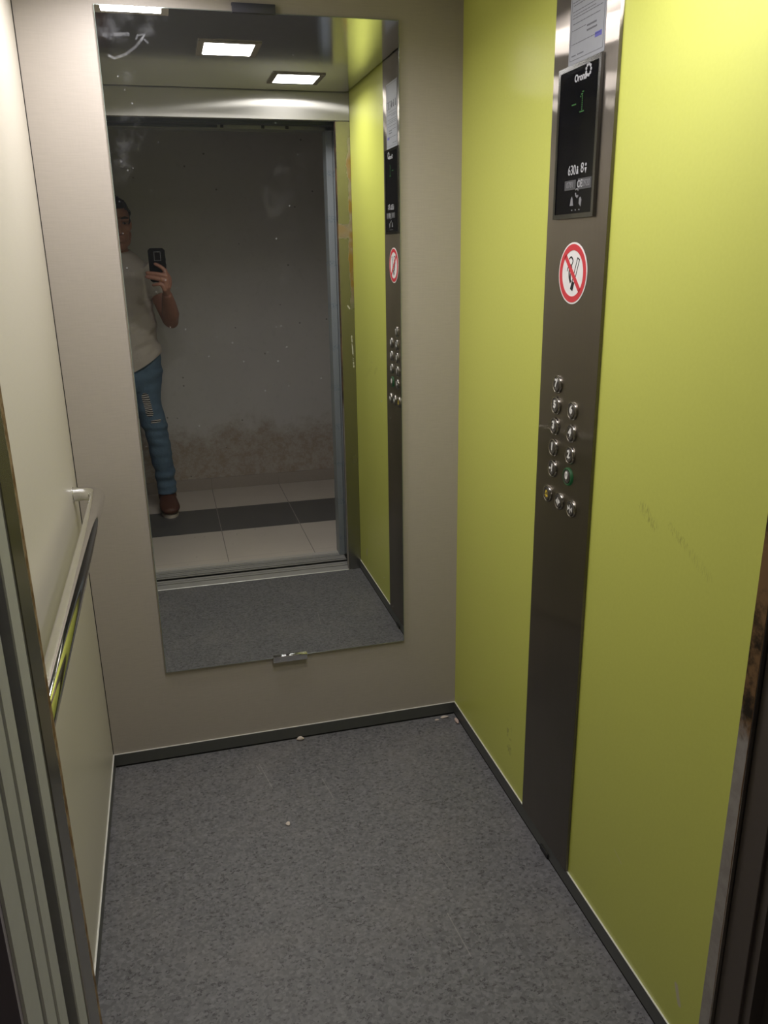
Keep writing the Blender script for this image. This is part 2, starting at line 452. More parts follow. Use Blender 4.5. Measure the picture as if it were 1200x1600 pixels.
def tube(bm, pts, radii, seg=16, ref=(1, 0, 0), round_ends=True, smooth_n=0):
    """closed tube through pts; a radius is r or (along ref, across)"""
    rad = [r if isinstance(r, tuple) else (r, r) for r in (radii if isinstance(radii, list) else [radii] * len(pts))]
    pts = [Vector(p) for p in pts]
    if smooth_n:
        q = catmull(pts, smooth_n)
        rr = catmull([(a, b, 0) for a, b in rad], smooth_n)
        pts = q; rad = [(v[0], v[1]) for v in rr]
    ref = Vector(ref); rings = []
    def frame(t):
        a = ref - t * ref.dot(t)
        if a.length < .15: a = Vector((0, 1, 0)) - t * t.y
        a.normalize(); return a, t.cross(a).normalized()
    def ring(c, t, r):
        a, b = frame(t)
        rings.append([bm.verts.new(c + a * (math.cos(2 * math.pi * k / seg) * r[0]) + b * (math.sin(2 * math.pi * k / seg) * r[1])) for k in range(seg)])
    n = len(pts)
    T = [(pts[min(i + 1, n - 1)] - pts[max(i - 1, 0)]).normalized() for i in range(n)]
    steps = [.97, .85, .6, .3] if round_ends else []
    if round_ends:
        m = min(rad[0])
        for s in steps: ring(pts[0] - T[0] * (m * s), T[0], (rad[0][0] * math.sqrt(1 - s * s), rad[0][1] * math.sqrt(1 - s * s)))
    for i in range(n): ring(pts[i], T[i], rad[i])
    if round_ends:
        m = min(rad[-1])
        for s in reversed(steps): ring(pts[-1] + T[-1] * (m * s), T[-1], (rad[-1][0] * math.sqrt(1 - s * s), rad[-1][1] * math.sqrt(1 - s * s)))
    fs = []
    for A, B in zip(rings, rings[1:]):
        for k in range(seg): fs.append(bm.faces.new((A[k], A[(k + 1) % seg], B[(k + 1) % seg], B[k])))
    fs.append(bm.faces.new(rings[0])); fs.append(bm.faces.new(rings[-1]))
    bmesh.ops.recalc_face_normals(bm, faces=fs); return bm
def ball(bm, c, r, seg=20, mat=None):
    b = bmesh.new(); bmesh.ops.create_uvsphere(b, u_segments=seg, v_segments=seg // 2 + 2, radius=1)
    r = r if isinstance(r, tuple) else (r, r, r)
    for v in b.verts: v.co = Vector((v.co.x * r[0] + c[0], v.co.y * r[1] + c[1], v.co.z * r[2] + c[2]))
    join(bm, b, mat); return bm
def lathe(bm, prof, c, axis='x', seg=32, sign=-1):
    """profile (radius, height) turned about an axis through c; height grows along sign*axis"""
    rings = []
    for r, h in prof:
        L = []
        for k in range(seg):
            a = 2 * math.pi * k / seg; u, v = r * math.cos(a), r * math.sin(a)
            p = {'x': (sign * h, u, v), 'y': (u, sign * h, v), 'z': (u, v, sign * h)}[axis]
            L.append(bm.verts.new((c[0] + p[0], c[1] + p[1], c[2] + p[2])))
        rings.append(L)
    fs = []
    for A, B in zip(rings, rings[1:]):
        for k in range(seg): fs.append(bm.faces.new((A[k], A[(k + 1) % seg], B[(k + 1) % seg], B[k])))
    fs.append(bm.faces.new(rings[0])); fs.append(bm.faces.new(rings[-1]))
    bmesh.ops.recalc_face_normals(bm, faces=fs); return bm
def text_bm(bm, body, size, mat, depth=.0006, bold=0.0, sx=1.0):
    cu = bpy.data.curves.new('txt', 'FONT'); cu.body = body; cu.size = size; cu.align_x = 'CENTER'; cu.align_y = 'CENTER'
    cu.extrude = depth / 2; cu.offset = bold; cu.resolution_u = 4
    ob = bpy.data.objects.new('txt', cu); COL.objects.link(ob)
    dg = bpy.context.evaluated_depsgraph_get(); dg.update()
    me = bpy.data.meshes.new_from_object(ob.evaluated_get(dg))
    b = bmesh.new(); b.from_mesh(me)
    b.transform(Matrix.Diagonal((sx, 1, 1, 1)))
    join(bm, b, mat)
    bpy.data.meshes.remove(me); bpy.data.objects.remove(ob); bpy.data.curves.remove(cu)
def on_right_wall(x, y, z):
    """text plane on the right wall: reads towards -y, faces -x"""
    return Matrix(((0, 0, -1, x), (-1, 0, 0, y), (0, 1, 0, z), (0, 0, 0, 1)))

def wloc(o):
    v = Vector((0, 0, 0))
    while o is not None: v += o.location; o = o.parent
    return v
def build(name, bm, mat, parent=None, smooth=35, label=None):
    me = bpy.data.meshes.new(name)
    if parent is not None: bm.transform(Matrix.Translation(-wloc(parent)))
    bm.to_mesh(me); bm.free()
    if smooth:
        me.shade_smooth(); me.set_sharp_from_angle(angle=math.radians(smooth))
    for m in (mat if isinstance(mat, list) else [mat]): me.materials.append(m)
    o = bpy.data.objects.new(name, me); COL.objects.link(o); o.parent = parent
    if label: o['label'] = label
    return o
def tag(o, label, cat, group=None):
    o['label'] = label; o['category'] = cat
    if group: o['group'] = group
    return o
def thing(name, loc, label, cat, group=None):
    o = bpy.data.objects.new(name, None); COL.objects.link(o); o.location = loc; o.empty_display_size = .05
    return tag(o, label, cat, group)
def struct(name, bm, mat, parent=None, smooth=35):
    o = build(name, bm, mat, parent, smooth)
    if parent is None: o['kind'] = 'structure'
    return o
def remesh(bm, voxel, it=4, fac=.5, tilt=None):
    me = bpy.data.meshes.new('rm'); bm.to_mesh(me); bm.free()
    ob = bpy.data.objects.new('rm', me); COL.objects.link(ob)
    r = ob.modifiers.new('r', 'REMESH'); r.mode = 'VOXEL'; r.voxel_size = voxel; r.adaptivity = 0
    s = ob.modifiers.new('s', 'SMOOTH'); s.iterations = it; s.factor = fac
    dg = bpy.context.evaluated_depsgraph_get(); dg.update()
    e = bpy.data.meshes.new_from_object(ob.evaluated_get(dg))
    out = bmesh.new(); out.from_mesh(e)
    bpy.data.objects.remove(ob); bpy.data.meshes.remove(me); bpy.data.meshes.remove(e)
    return out

# ================================================================== THE CAR (setting)
W, D, H, HB = 1.10, 1.394, 2.121, .045
struct('floor', box(bm_new(), (-.02, -D, -.03), (W + .02, .02, 0)), M['vinyl'], smooth=0)
b = box(bm_new(), (.010, -D + .013, H), (W - .012, -.006, H + .02))
struct('ceiling', b, M['ceiling'], smooth=0)
struct('ceiling_cavity', box(bm_new(), (-.04, -1.60, H + .07), (W + .04, .04, H + .09)), M['black'], smooth=0)
struct('wall_back', box(bm_new(), (.0022, 0, .0), (W, .03, H + .07)), M['laminate_back'], smooth=0)
struct('wall_left', box(bm_new(), (-.03, -D - .0, .0), (0, .0, H + .07)), M['laminate_left'], smooth=0)
struct('wall_right', box(bm_new(), (W, -D, .0), (W + .03, .03, H + .07)), M['green'], smooth=0)
struct('trim_1', box(bm_new(), (-.03, 0.0, 0), (.0022, .034, H + .07)), M['black'], smooth=0)           # the dark gap in the left corner
# front return: transom and two posts around the door opening
XL, XR, ZT = .110, 1.038, 2.0135
struct('wall_front', box(bm_new(), (.0, -D - .03, ZT), (W, -D, H + .07), .0015), M['steel_x'], smooth=0)
struct('trim_2', box(bm_new(), (.0, -D - .073, 0), (XL, -D, ZT - .0015), .0012), M['post_left'], smooth=0)
struct('trim_3', box(bm_new(), (XR, -D - .026, 0), (W, -D, ZT - .0015), .0012), M['post_right'], smooth=0)

def baseboard(name, lo, hi, edge_lo, edge_hi):
    o = struct(name, box(bm_new(), lo, hi), M['base_metal'], smooth=0)
    build('bright_edge', box(bm_new(), edge_lo, edge_hi), M['base_edge'], o, 0)
    build('gap_shade_strip', box(bm_new(), (lo[0], lo[1] + .001, 0), (hi[0] - .0012, hi[1], lo[2])), M['black'], o, 0)  # black strip painting the shade of the gap under the board
    return o
BT = .0035
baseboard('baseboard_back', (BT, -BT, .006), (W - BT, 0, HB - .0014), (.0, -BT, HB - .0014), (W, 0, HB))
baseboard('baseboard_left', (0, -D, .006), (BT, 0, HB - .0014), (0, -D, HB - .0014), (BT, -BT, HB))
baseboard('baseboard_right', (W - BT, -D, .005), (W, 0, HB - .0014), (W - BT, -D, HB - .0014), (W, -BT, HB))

# sills
def ribbed(name, y0, y1, grooves, mat, front=None):
    b = bm_new(); cuts = sorted(grooves); y = y0
    for g, wd in cuts + [(y1, 0)]:
        e = g - wd / 2 if wd else g
        box(b, (XL - .02, y, -.03), (XR + .02, e, 0)); y = g + wd / 2
    o = struct(name, b, mat, smooth=0)
    build('groove_shade_fill', box(bm_new(), (XL - .02, y0 - .012, -.034), (XR + .02, y1, -.004)), M['black'], o, 0)  # black fill just under the ribs, painting the shade inside grooves and gap
    return o
cs = ribbed('trim_4', -1.508, -D - .002, [(-1.458, .010), (-1.484, .006)], M['sill'])
build('bright_edge', box(bm_new(), (XL, -D - .003, -.02), (XR, -D + .003, .0025), .0008), M['base_edge'], cs, 0)
ribbed('trim_5', -1.640, -1.538, [(-1.553, .012), (-1.577, .006), (-1.599, .010), (-1.618, .005)], M['sill'])

# door panels pushed back to the left, and their pocket
def panel(name, y0, y1, x1, handle=False):
    b = box(bm_new(), (x1 - .93, y1, .008), (x1, y0, 2.10), .0015)
    return b
d1 = struct('door_1', panel('p', -1.472, -1.514, .109), M['door_paint'], smooth=0)
d2 = struct('door_2', panel('p', -1.557, -1.592, .108), M['door_paint'], smooth=0)
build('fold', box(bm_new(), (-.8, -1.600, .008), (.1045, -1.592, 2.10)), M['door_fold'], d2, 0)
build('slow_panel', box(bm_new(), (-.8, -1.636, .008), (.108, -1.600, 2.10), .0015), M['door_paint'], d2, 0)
struct('trim_6', box(bm_new(), (-.95, -1.690, 0), (.107, -1.642, 2.25), .002), M['door_paint'], smooth=0)       # left landing jamb
struct('trim_7', box(bm_new(), (-.95, -1.556, 0), (.098, -1.515, 2.10)), M['black'], smooth=0)                 # black filler between the doors, its colour stands for the pocket's shade
# right: strike channel, dark pocket, film-covered landing jamb
b = box(bm_new(), (1.046, -1.470, 0), (W + .03, -1.4205, 2.25), .001)
box(b, (1.052, -1.486, 0), (W + .03, -1.470, 2.25)); box(b, (1.075, -1.60, 0), (W + .03, -1.486, 2.25))
struct('trim_8', b, M['strike'], smooth=0)
b = box(bm_new(), (1.0365, -1.685, 0), (1.066, -1.606, 2.02), .0012)
box(b, (1.066, -1.690, 0), (1.20, -1.612, 2.02))
struct('trim_9', b, M['film_blue'], smooth=0)
# head of the opening: car door track and landing header
b = box(bm_new(), (-.9, -1.56, 2.022), (W + .03, -1.43, 2.19))
box(b, (-.9, -1.520, 2.0065), (W + .03, -1.470, 2.03)); box(b, (-.9, -1.602, 2.0045), (.565, -1.575, 2.19))
struct('trim_10', b, M['track'], smooth=0)
b = box(bm_new(), (-.95, -1.690, 2.003), (1.20, -1.606, 2.19), .001)
struct('trim_11', b, M['header'], smooth=0)
hd = bm_new()
for x in (.58, .755, .86): box(hd, (x, -1.606, 2.006), (x + .013, -1.598, 2.021))
build('notch', hd, M['black'], bpy.data.objects['trim_11'], 0)

# ================================================================== THE LANDING (setting)
struct('floor_landing', box(bm_new(), (-1.2, -3.10, -.03), (2.4, -1.640, 0)), M['tiles'], smooth=0)
struct('trim_12', box(bm_new(), (XL - .02, -1.672, -.02), (XR, -1.640, .0012)), M['landing_white'], smooth=0)
struct('wall_landing_back', box(bm_new(), (-1.2, -3.15, 0), (2.4, -3.07, 2.7)), M['concrete'], smooth=0)
sk = bm_new(); x = -1.2
while x < 2.4:
    hi = min(x + .4435, 2.4); box(sk, (x, -3.07, 0), (hi, -3.058, .076), .001); x += .445 if x > -1.19 else (.475 - 3 * .445 + 1.2)
struct('baseboard_landing', sk, M['skirt_tile'], smooth=0)
struct('wall_landing_left', box(bm_new(), (-1.25, -3.15, 0), (-1.2, -1.690, 2.7)), M['concrete'], smooth=0)
struct('wall_landing_right', box(bm_new(), (2.4, -3.15, 0), (2.45, -1.690, 2.7)), M['concrete'], smooth=0)
b = box(bm_new(), (-1.25, -1.76, 0), (.094, -1.690, 2.7)); 
struct('wall_landing_front', box(bm_new(), (-1.25, -1.697, 0), (.1045, -1.690, 2.7)), M['hall_paint'], smooth=0)
b.free()
b = box(bm_new(), (1.040, -1.697, 0), (2.45, -1.690, 2.7)); box(b, (.1045, -1.697, 2.01), (1.040, -1.690, 2.7))
struct('wall_landing_front.001', b, M['hall_paint'], smooth=0)
struct('ceiling_landing', box(bm_new(), (-1.25, -3.15, 2.7), (2.45, -1.690, 2.75)), M['hall_paint'], smooth=0)

# ================================================================== CEILING LIGHTS
for cx, cy, lab in ((.263, -.252, 'square LED ceiling light nearest the mirror, in the ceiling corner by the cream wall'),
                    (.551, -.713, 'square LED ceiling light in the middle of the steel ceiling, between two others'),
                    (.838, -1.143, 'square LED ceiling light nearest the door opening and the green wall')):
    t = thing('ceiling_light', (cx, cy, H), lab, 'light', 'LED lights in the car ceiling')
    h, q = .098, .0785
    f = bm_new()
    for lo, hi in (((-h, -h), (h, -q)), ((-h, q), (h, h)), ((-h, -q), (-q, q)), ((q, -q), (h, q))):
        box(f, (cx + lo[0], cy + lo[1], H - .004), (cx + hi[0], cy + hi[1], H + .0))
    build('frame', f, M['panel_steel'], t, 0)
    build('diffuser', box(bm_new(), (cx - q, cy - q, H - .003), (cx + q, cy + q, H - .0005)), M['lamp_glow'], t, 0)
    ld_ = bpy.data.lights.new('led_light', 'AREA'); ld_.shape = 'SQUARE'; ld_.size = 2 * q - .004; ld_.energy = LAMP_WATTS
    ld_.color = LAMP_COLOR; ld_.spread = math.radians(LAMP_SPREAD)
    lo_ = bpy.data.objects.new('led_light', ld_); COL.objects.link(lo_); lo_.parent = t; lo_.location = (0, 0, -.0045)

# ================================================================== MIRROR
mx0, mx1, mz0, mz1 = .1800, .9226, .2993, 2.0529
t = thing('wall_mirror', (mx0, 0, mz0), 'tall frameless mirror on the beige back wall, smudged at its top', 'mirror')
b = bm_new(); e = .0022
box(b, (mx0 + e, -.0080, mz0 + e), (mx1 - e, -.0070, mz1 - e))
build('glass_pane', b, M['mirror'], t, 0)
b = bm_new()
for lo, hi in (((mx0, mz0), (mx0 + e, mz1)), ((mx1 - e, mz0), (mx1, mz1)), ((mx0 + e, mz0), (mx1 - e, mz0 + e)), ((mx0 + e, mz1 - e), (mx1 - e, mz1))):
    box(b, (lo[0], -.0078, lo[1]), (hi[0], 0, hi[1]), .0008)
box(b, (mx0 + e, -.0068, mz0 + e), (mx1 - e, 0, mz1 - e))
build('polished_edge', b, M['mirror_edge'], t, 0)
def clip(z, up, mat, label):
    b = bm_new(); s = 1 if up else -1
    lo, hi = sorted((z, z - s * .021)); box(b, (.5005, -.0145, lo), (.6065, -.0085, hi), .0012, 2)
    lo, hi = sorted((z, z - s * .004)); box(b, (.5005, -.0125, lo), (.6065, 0, hi))
    build('clip', b, mat, t, 30, label)
clip(mz0 - .0045 - .0085, False, M['chrome'], 'chrome clip under the glass')
clip(mz1 + .0045 + .013, True, M['dark_clip'], 'dark clip over the glass')

# ================================================================== HANDRAIL
t = thing('handrail', (0, -.7, .90), 'round chrome handrail with bent ends along the cream left wall', 'handrail')
pts = [(0, -.100, .90), (.022, -.100, .90)]
for k in range(1, 10):
    a = math.pi / 2 * k / 10; pts.append((.022 + .043 * math.sin(a), -.143 + .043 * math.cos(a), .90))
pts += [(.065, -.143 - .3, .90), (.065, -.8, .90), (.065, -1.257, .90)]
for k in range(1, 10):
    a = math.pi / 2 * k / 10; pts.append((.022 + .043 * math.cos(a), -1.257 - .043 * math.sin(a), .90))
pts += [(.022, -1.30, .90), (0, -1.30, .90)]
build('rail', tube(bm_new(), pts, .0185, 28, (0, 0, 1), False), M['chrome'], t, 60)
for y in (-.100, -1.30):
    build('rosette', lathe(bm_new(), [(.0205, 0), (.0205, .0015), (.019, .0025)], (0, y, .90), 'x', 28, 1), M['chrome'], t, 40)

# ================================================================== CONTROL PANEL
PX = W - .0075                       # face of the panel
y0, y1 = -.8194, -.5642
cp = thing('control_panel', (W, (y0 + y1) / 2, HB), 'tall brushed steel car operating panel on the green right wall', 'control panel')
build('face_plate', box(bm_new(), (PX, y0, HB + .0005), (W - .0002, y1, H + .03), .0012, 2), M['panel_steel'], cp, 30)
# display
dy0, dy1, dz0, dz1 = -.7755, -.6055, 1.5495, 1.8300
DX = PX - .008
f = bm_new(); fw = .0085
for lo, hi in (((dy0, dz0), (dy1, dz0 + fw)), ((dy0, dz1 - fw), (dy1, dz1)), ((dy0, dz0 + fw), (dy0 + fw, dz1 - fw)), ((dy1 - fw, dz0 + fw), (dy1, dz1 - fw))):
    box(f, (DX, lo[0], lo[1]), (PX, hi[0], hi[1]))
disp = build('display_frame', f, M['dark_chrome'], cp, 0, 'dark chrome frame of the display')
build('display_glass', box(bm_new(), (DX + .0015, dy0 + fw, dz0 + fw), (PX, dy1 - fw, dz1 - fw)), M['glass_black'], disp, 0, 'black display glass')
GX = DX + .0013                     # printing sits on the glass
pr = bm_new()
text_bm(pr, 'Orona', .0185, on_right_wall(GX, -.6960, 1.8030), bold=.0004, sx=.95)
build('lettering', pr, M['print_white'], disp, 0, 'white lettering at the top of the display'); pr = bm_new()
for k in range(9):
    a = 2 * math.pi * (k + .5) / 9
    c = (-.7265 + .0095 * math.cos(a), 1.8105 + .0095 * math.sin(a)); q = .0030
    prism(pr, [(c[0] + q * math.cos(j * math.pi / 4), c[1] + q * math.sin(j * math.pi / 4)) for j in range(8)], 'x', GX - .0004, GX + .0002)
build('ring_emblem', pr, M['print_white'], disp, 0, 'white ring of dots'); pr = bm_new()
text_bm(pr, '630', .026, on_right_wall(GX, -.680, 1.6385), sx=.85)
PR2 = bm_new(); text_bm(PR2, '8', .026, on_right_wall(GX, -.7225, 1.6400))
prism(pr, [(-.707, 1.631), (-.699, 1.631), (-.7005, 1.640), (-.7055, 1.640)], 'x', GX - .0004, GX + .0002)
ball(pr, (GX, -.703, 1.643), (.0004, .0026, .0026), 10)
ball(PR2, (GX, -.7365, 1.6455), (.0004, .003, .003), 10)
prism(PR2, [(-.7405, 1.640), (-.7325, 1.640), (-.7365, 1.630)], 'x', GX - .0004, GX + .0002)
PR3 = bm_new(); text_bm(PR3, 'C\u20ac', .0185, on_right_wall(GX - .0004, -.7165, 1.6115), bold=.0003, sx=.85)
build('load_figure', pr, M['print_white'], disp, 0); build('person_count', PR2, M['print_white'], disp, 0); build('conformity_mark', PR3, M['print_white'], disp, 0)
pl = bm_new()
box(pl, (GX - .0002, -.699, 1.603), (GX + .0004, -.652, 1.621)); box(pl, (GX - .0002, -.762, 1.602), (GX + .0004, -.708, 1.622))
build('printed_plate', pl, M['print_grey'], disp, 0)
pr = bm_new()
text_bm(pr, '0781', .0155, on_right_wall(GX - .0004, -.6755, 1.612)); text_bm(pr, '0920', .0175, on_right_wall(GX - .0004, -.7420, 1.612), sx=.85)
# bell, handset and speaker pictograms with three tiny marks below
prism(pr, [(-.6925, 1.573), (-.6785, 1.573), (-.6805, 1.578), (-.6820, 1.586), (-.6855, 1.590), (-.6890, 1.586), (-.6905, 1.578)], 'x', GX - .0004, GX + .0002)
tube(pr, [(GX, -.7000, 1.596), (GX, -.7020, 1.591), (GX, -.7075, 1.588), (GX, -.7110, 1.591)], [(.0004, .0022)] * 4, 8, (1, 0, 0))
tube(pr, [(GX, -.7000, 1.602), (GX, -.7060, 1.604), (GX, -.7110, 1.600)], [(.0004, .0014)] * 3, 8, (1, 0, 0))
prism(pr, [(-.7160, 1.576), (-.7240, 1.570), (-.7260, 1.582), (-.7220, 1.588), (-.7170, 1.586)], 'x', GX - .0004, GX + .0002)
for yy in (-.688, -.703, -.718): box(pr, (GX - .0003, yy - .002, 1.5635), (GX + .0002, yy + .002, 1.5655))
build('pictograms', pr, M['print_mid'], disp, 0)
ld = bm_new()
def dot(y, z, r=.0011): box(ld, (GX - .0002, y - r, z - r), (GX + .0003, y + r, z + r))
for k in range(5): dot(-.667 - k * .0036, 1.7585)
for k in range(10): dot(-.7075, 1.7765 - k * .0038)
for dy, dz in ((.0036, -.0038), (.0068, -.0076), (-.0036, 0)): dot(-.7075 + dy, 1.7765 + dz)
for dy in (.0072, .0036, -.0036, -.0072): dot(-.7075 + dy, 1.7765 - 9 * .0038)
build('floor_indicator', ld, M['led_green'], disp, 0, 'dim green dots reading -1')

# push buttons: one is built, the others are copies
def make_button(y, z, halo=False):
    c = (PX, y, z)
    bt = build('push_button', lathe(bm_new(), [(.0150, 0), (.0150, .0062), (.0140, .0070), (.0110, .0066), (.0001, .0062)], c, 'x', 36), M['button'], cp, 40)
    build('ring', lathe(bm_new(), [(.0200, 0), (.0200, .0038), (.0190, .0056), (.0172, .0062), (.0158, .0052), (.0156, 0)], c, 'x', 36),
          M['halo_green'] if halo else M['button_ring'], bt, 40, 'green lit ring' if halo else None)
    return bt
first = None
LAYOUT = [('7', -.6565, 1.2095), ('5', -.6545, 1.1625), ('6', -.7310, 1.1640), ('3', -.6525, 1.1160), ('4', -.7310, 1.1155),
          ('1', -.6515, 1.0670), ('2', -.7310, 1.0675), ('-1', -.6525, 1.0190), ('0', -.7260, 1.0190),
          ('bell', -.6340, .9555), ('open', -.6925, .9535), ('close', -.7500, .9530)]
TX = PX - .0064
def numeral(bt, ch, y, z):
    b = bm_new(); mat = M['numeral']; lab = None
    if ch == 'bell':
        mat = M['numeral_yellow']; lab = 'yellow bell symbol'
        o = [(-.0082, -.0058), (.0082, -.0058), (.0050, -.0025), (.0046, .0035), (.0022, .0080), (-.0022, .0080), (-.0046, .0035), (-.0050, -.0025)]
        n = len(o); ins = [(p[0] * .62, p[1] * .62) for p in o]
        for i in range(n):
            j = (i + 1) % n
            prism(b, [(y + p[0], z + p[1]) for p in (o[i], o[j], ins[j], ins[i])], 'x', TX - .0006, TX + .0006)
        ball(b, (TX, y, z - .0078), (.0006, .0022, .0018), 10)
    elif ch in ('open', 'close'):
        s = 1 if ch == 'open' else -1
        box(b, (TX - .0006, y - .0009, z - .0095), (TX + .0006, y + .0009, z + .0095))
        for q in (1, -1):
            tip, base_ = (.0100, .0028) if s > 0 else (.0026, .0098)
            prism(b, [(y + q * base_, z + .0060), (y + q * base_, z - .0060), (y + q * tip, z)], 'x', TX - .0006, TX + .0006)
    else:
        text_bm(b, ch, .0230, on_right_wall(TX - .0004, y, z + .0022), depth=.0012, bold=.0009)
        for k in range(3): box(b, (TX - .0004, y - .0035 + k * .0030, z - .0095 + (k % 2) * .002), (TX + .0004, y - .0025 + k * .0030, z - .0085 + (k % 2) * .002))
    build('numeral' if ch not in ('bell', 'open', 'close') else 'symbol', b, mat, bt, 0, lab)
for ch, y, z in LAYOUT:
    if first is None: first = bt = make_button(y, z); fy, fz = y, z
    elif ch == '0': bt = make_button(y, z, True)
    else:
        bt = first.copy(); COL.objects.link(bt); bt.parent = cp; bt.location = (0, y - fy, z - fz)
        for c in RING0:
            d = c.copy(); COL.objects.link(d); d.parent = bt
    if bt is first: RING0 = [c for c in first.children]
    # numerals are drawn in place, so build at the button's own mesh position
    off = bt.location.copy(); bt.location = (0, 0, 0)
    numeral(bt, ch, y - off.y, z - off.z); bt.location = off

# notice sheet and no-smoking sticker fixed to the panel
t = thing('notice_sheet', (PX, -.699, 1.8335), 'white printed notice sheet stuck above the black display', 'notice')
py0, py1, pz0, pz1 = -.770, -.630, 1.8335, 2.040
build('paper', box(bm_new(), (PX - .0010, py0, pz0), (PX - .0002, py1, pz1)), M['paper'], t, 0)
ik = bm_new(); QX = PX - .0012
def stroke(bm, ya, yb, z, h=.0011): box(bm, (QX - .0001, yb, z - h / 2), (QX + .0002, ya, z + h / 2))
random.seed(3)
L = py1 - .010; Rr = py0 + .010
for z, a, e in ((1.949, .0, .86), (1.940, .0, 1.0), (1.935, .02, .55), (1.924, .0, .95), (1.918, .02, .8), (1.913, .0, 1.0), (1.903, .02, .9), (1.892, .0, .5), (1.868, 0, .95)):
    x0 = L + (Rr - L) * a; x1 = L + (Rr - L) * e; yy = x0
    while yy > x1 + .004:
        ln = random.uniform(.004, .012); stroke(ik, yy, max(x1, yy - ln), z); yy -= ln + .0018
for z, a, e in ((1.8895, .5, .8), (1.8815, .5, .82)): stroke(ik, L + (Rr - L) * a, L + (Rr - L) * e, z, .003)
stroke(ik, py1 - .006, py0 + .006, 1.8405, .0008)
for yy in (py1 - .006, py0 + .006): box(ik, (QX - .0001, yy - .0004, 1.8405), (QX + .0002, yy + .0004, 2.034))
stroke(ik, py1 - .006, py0 + .006, 2.034, .0008)
for a, e in ((.02, .16), (.22, .42)): stroke(ik, L + (Rr - L) * a, L + (Rr - L) * e, 1.848, .002)
build('print_lines', ik, M['ink_grey'], t, 0)
pc = bm_new()
for yy in (-.652, -.676, -.700):
    ball(pc, (QX, yy, 1.978), (.0003, .0035, .0045), 10); prism(pc, [(yy - .005, 1.960), (yy + .005, 1.960), (yy + .003, 1.974), (yy - .003, 1.974)], 'x', QX - .0002, QX + .0002)
tube(pc, [(QX, -.690, 1.976), (QX, -.694, 1.968), (QX, -.702, 1.964), (QX, -.708, 1.968)], [(.0003, .0026)] * 4, 8, (1, 0, 0))
for yy in (-.724, -.752): 
    for dz in (.0, .022): box(pc, (QX - .0002, yy - .011, 1.958 + dz), (QX + .0002, yy + .011, 1.9592 + dz))
    for dy in (-.011, .0098): box(pc, (QX - .0002, yy + dy, 1.958), (QX + .0002, yy + dy + .0012, 1.981))
build('pictograms', pc, M['ink_dark'], t, 0)
lg = bm_new(); stroke(lg, -.733, -.758, 1.8665, .0085); build('stamp', lg, M['ink_blue'], t, 0, 'dark blue stamp')

t = thing('no_smoking_sign', (PX, -.6945, 1.4425), 'round red and white no smoking sticker between display and buttons', 'sign')
SR = .0610; c = (PX, -.6945, 1.4425)
build('backing_disc', lathe(bm_new(), [(SR, .0001), (SR, .0010), (.0001, .0010)], c, 'x', 56), M['sign_white'], t, 0)
rg = bm_new(); sx = PX - .0013
def ringpoly(bm, r0, r1, n=64):
    for i in range(n):
        a0, a1 = 2 * math.pi * i / n, 2 * math.pi * (i + 1) / n
        prism(bm, [(c[1] + r * math.cos(a), c[2] + r * math.sin(a)) for r, a in ((r0, a0), (r0, a1), (r1, a1), (r1, a0))], 'x', sx - .0002, sx + .0004)
ringpoly(rg, .0455, .0575)
# the bar falls from the upper left to the lower right as one faces the panel (left is +y)
dv = Vector((-.707, -.707)); nv = Vector((-dv.y, dv.x)); cc = Vector((c[1], c[2])); hw = .0052
prism(rg, [tuple(cc + dv * s * .0475 + nv * q * hw) for s, q in ((-1, -1), (-1, 1), (1, 1), (1, -1))], 'x', sx - .0002, sx + .0004)
build('red_ring_and_bar', rg, M['sign_red'], t, 0)
cg = bm_new(); kx = PX - .00105
def P2(a, b): return (c[1] - a, c[2] + b)        # a to the viewer's right, b up
A0, A1 = Vector((.0235, .0300)), Vector((-.0020, -.0330)); ax = (A1 - A0).normalized(); nn = Vector((-ax.y, ax.x)); hw = .0056
def quad(p, q, r, s): prism(cg, [P2(*v) for v in (p, q, r, s)], 'x', kx - .0002, kx + .0002)
for sgn in (-1, 1):
    e0 = A0 + nn * sgn * hw; e1 = A1 + nn * sgn * hw; k = nn * sgn * .0024
    quad(e0, e1, e1 - k, e0 - k)
k = ax * .0016; quad(A0 + nn * hw, A0 - nn * hw, A0 - nn * hw + k * 1.6, A0 + nn * hw + k * 1.6)
B = A0 + (A1 - A0) * .74; quad(B + nn * hw, B - nn * hw, A1 - nn * hw, A1 + nn * hw)
def curl(pts, r):
    tube(cg, [(kx, *P2(*p)) for p in pts], [(.0003, q * 1.4) for q in r], 8, (1, 0, 0), False, 5)
curl([(-.006, -.018), (-.0135, -.006), (-.014, .010), (-.004, .018), (-.001, .026), (-.009, .032), (-.018, .028)], [.0028, .0022, .0016, .0012, .0014, .0014, .0010])
curl([(-.008, -.012), (-.008, .002), (-.004, .012), (-.013, .017), (-.021, .011), (-.024, .004)], [.0014, .0012, .001, .0012, .0012, .0009])
build('cigarette', cg, M['sign_black'], t, 0)

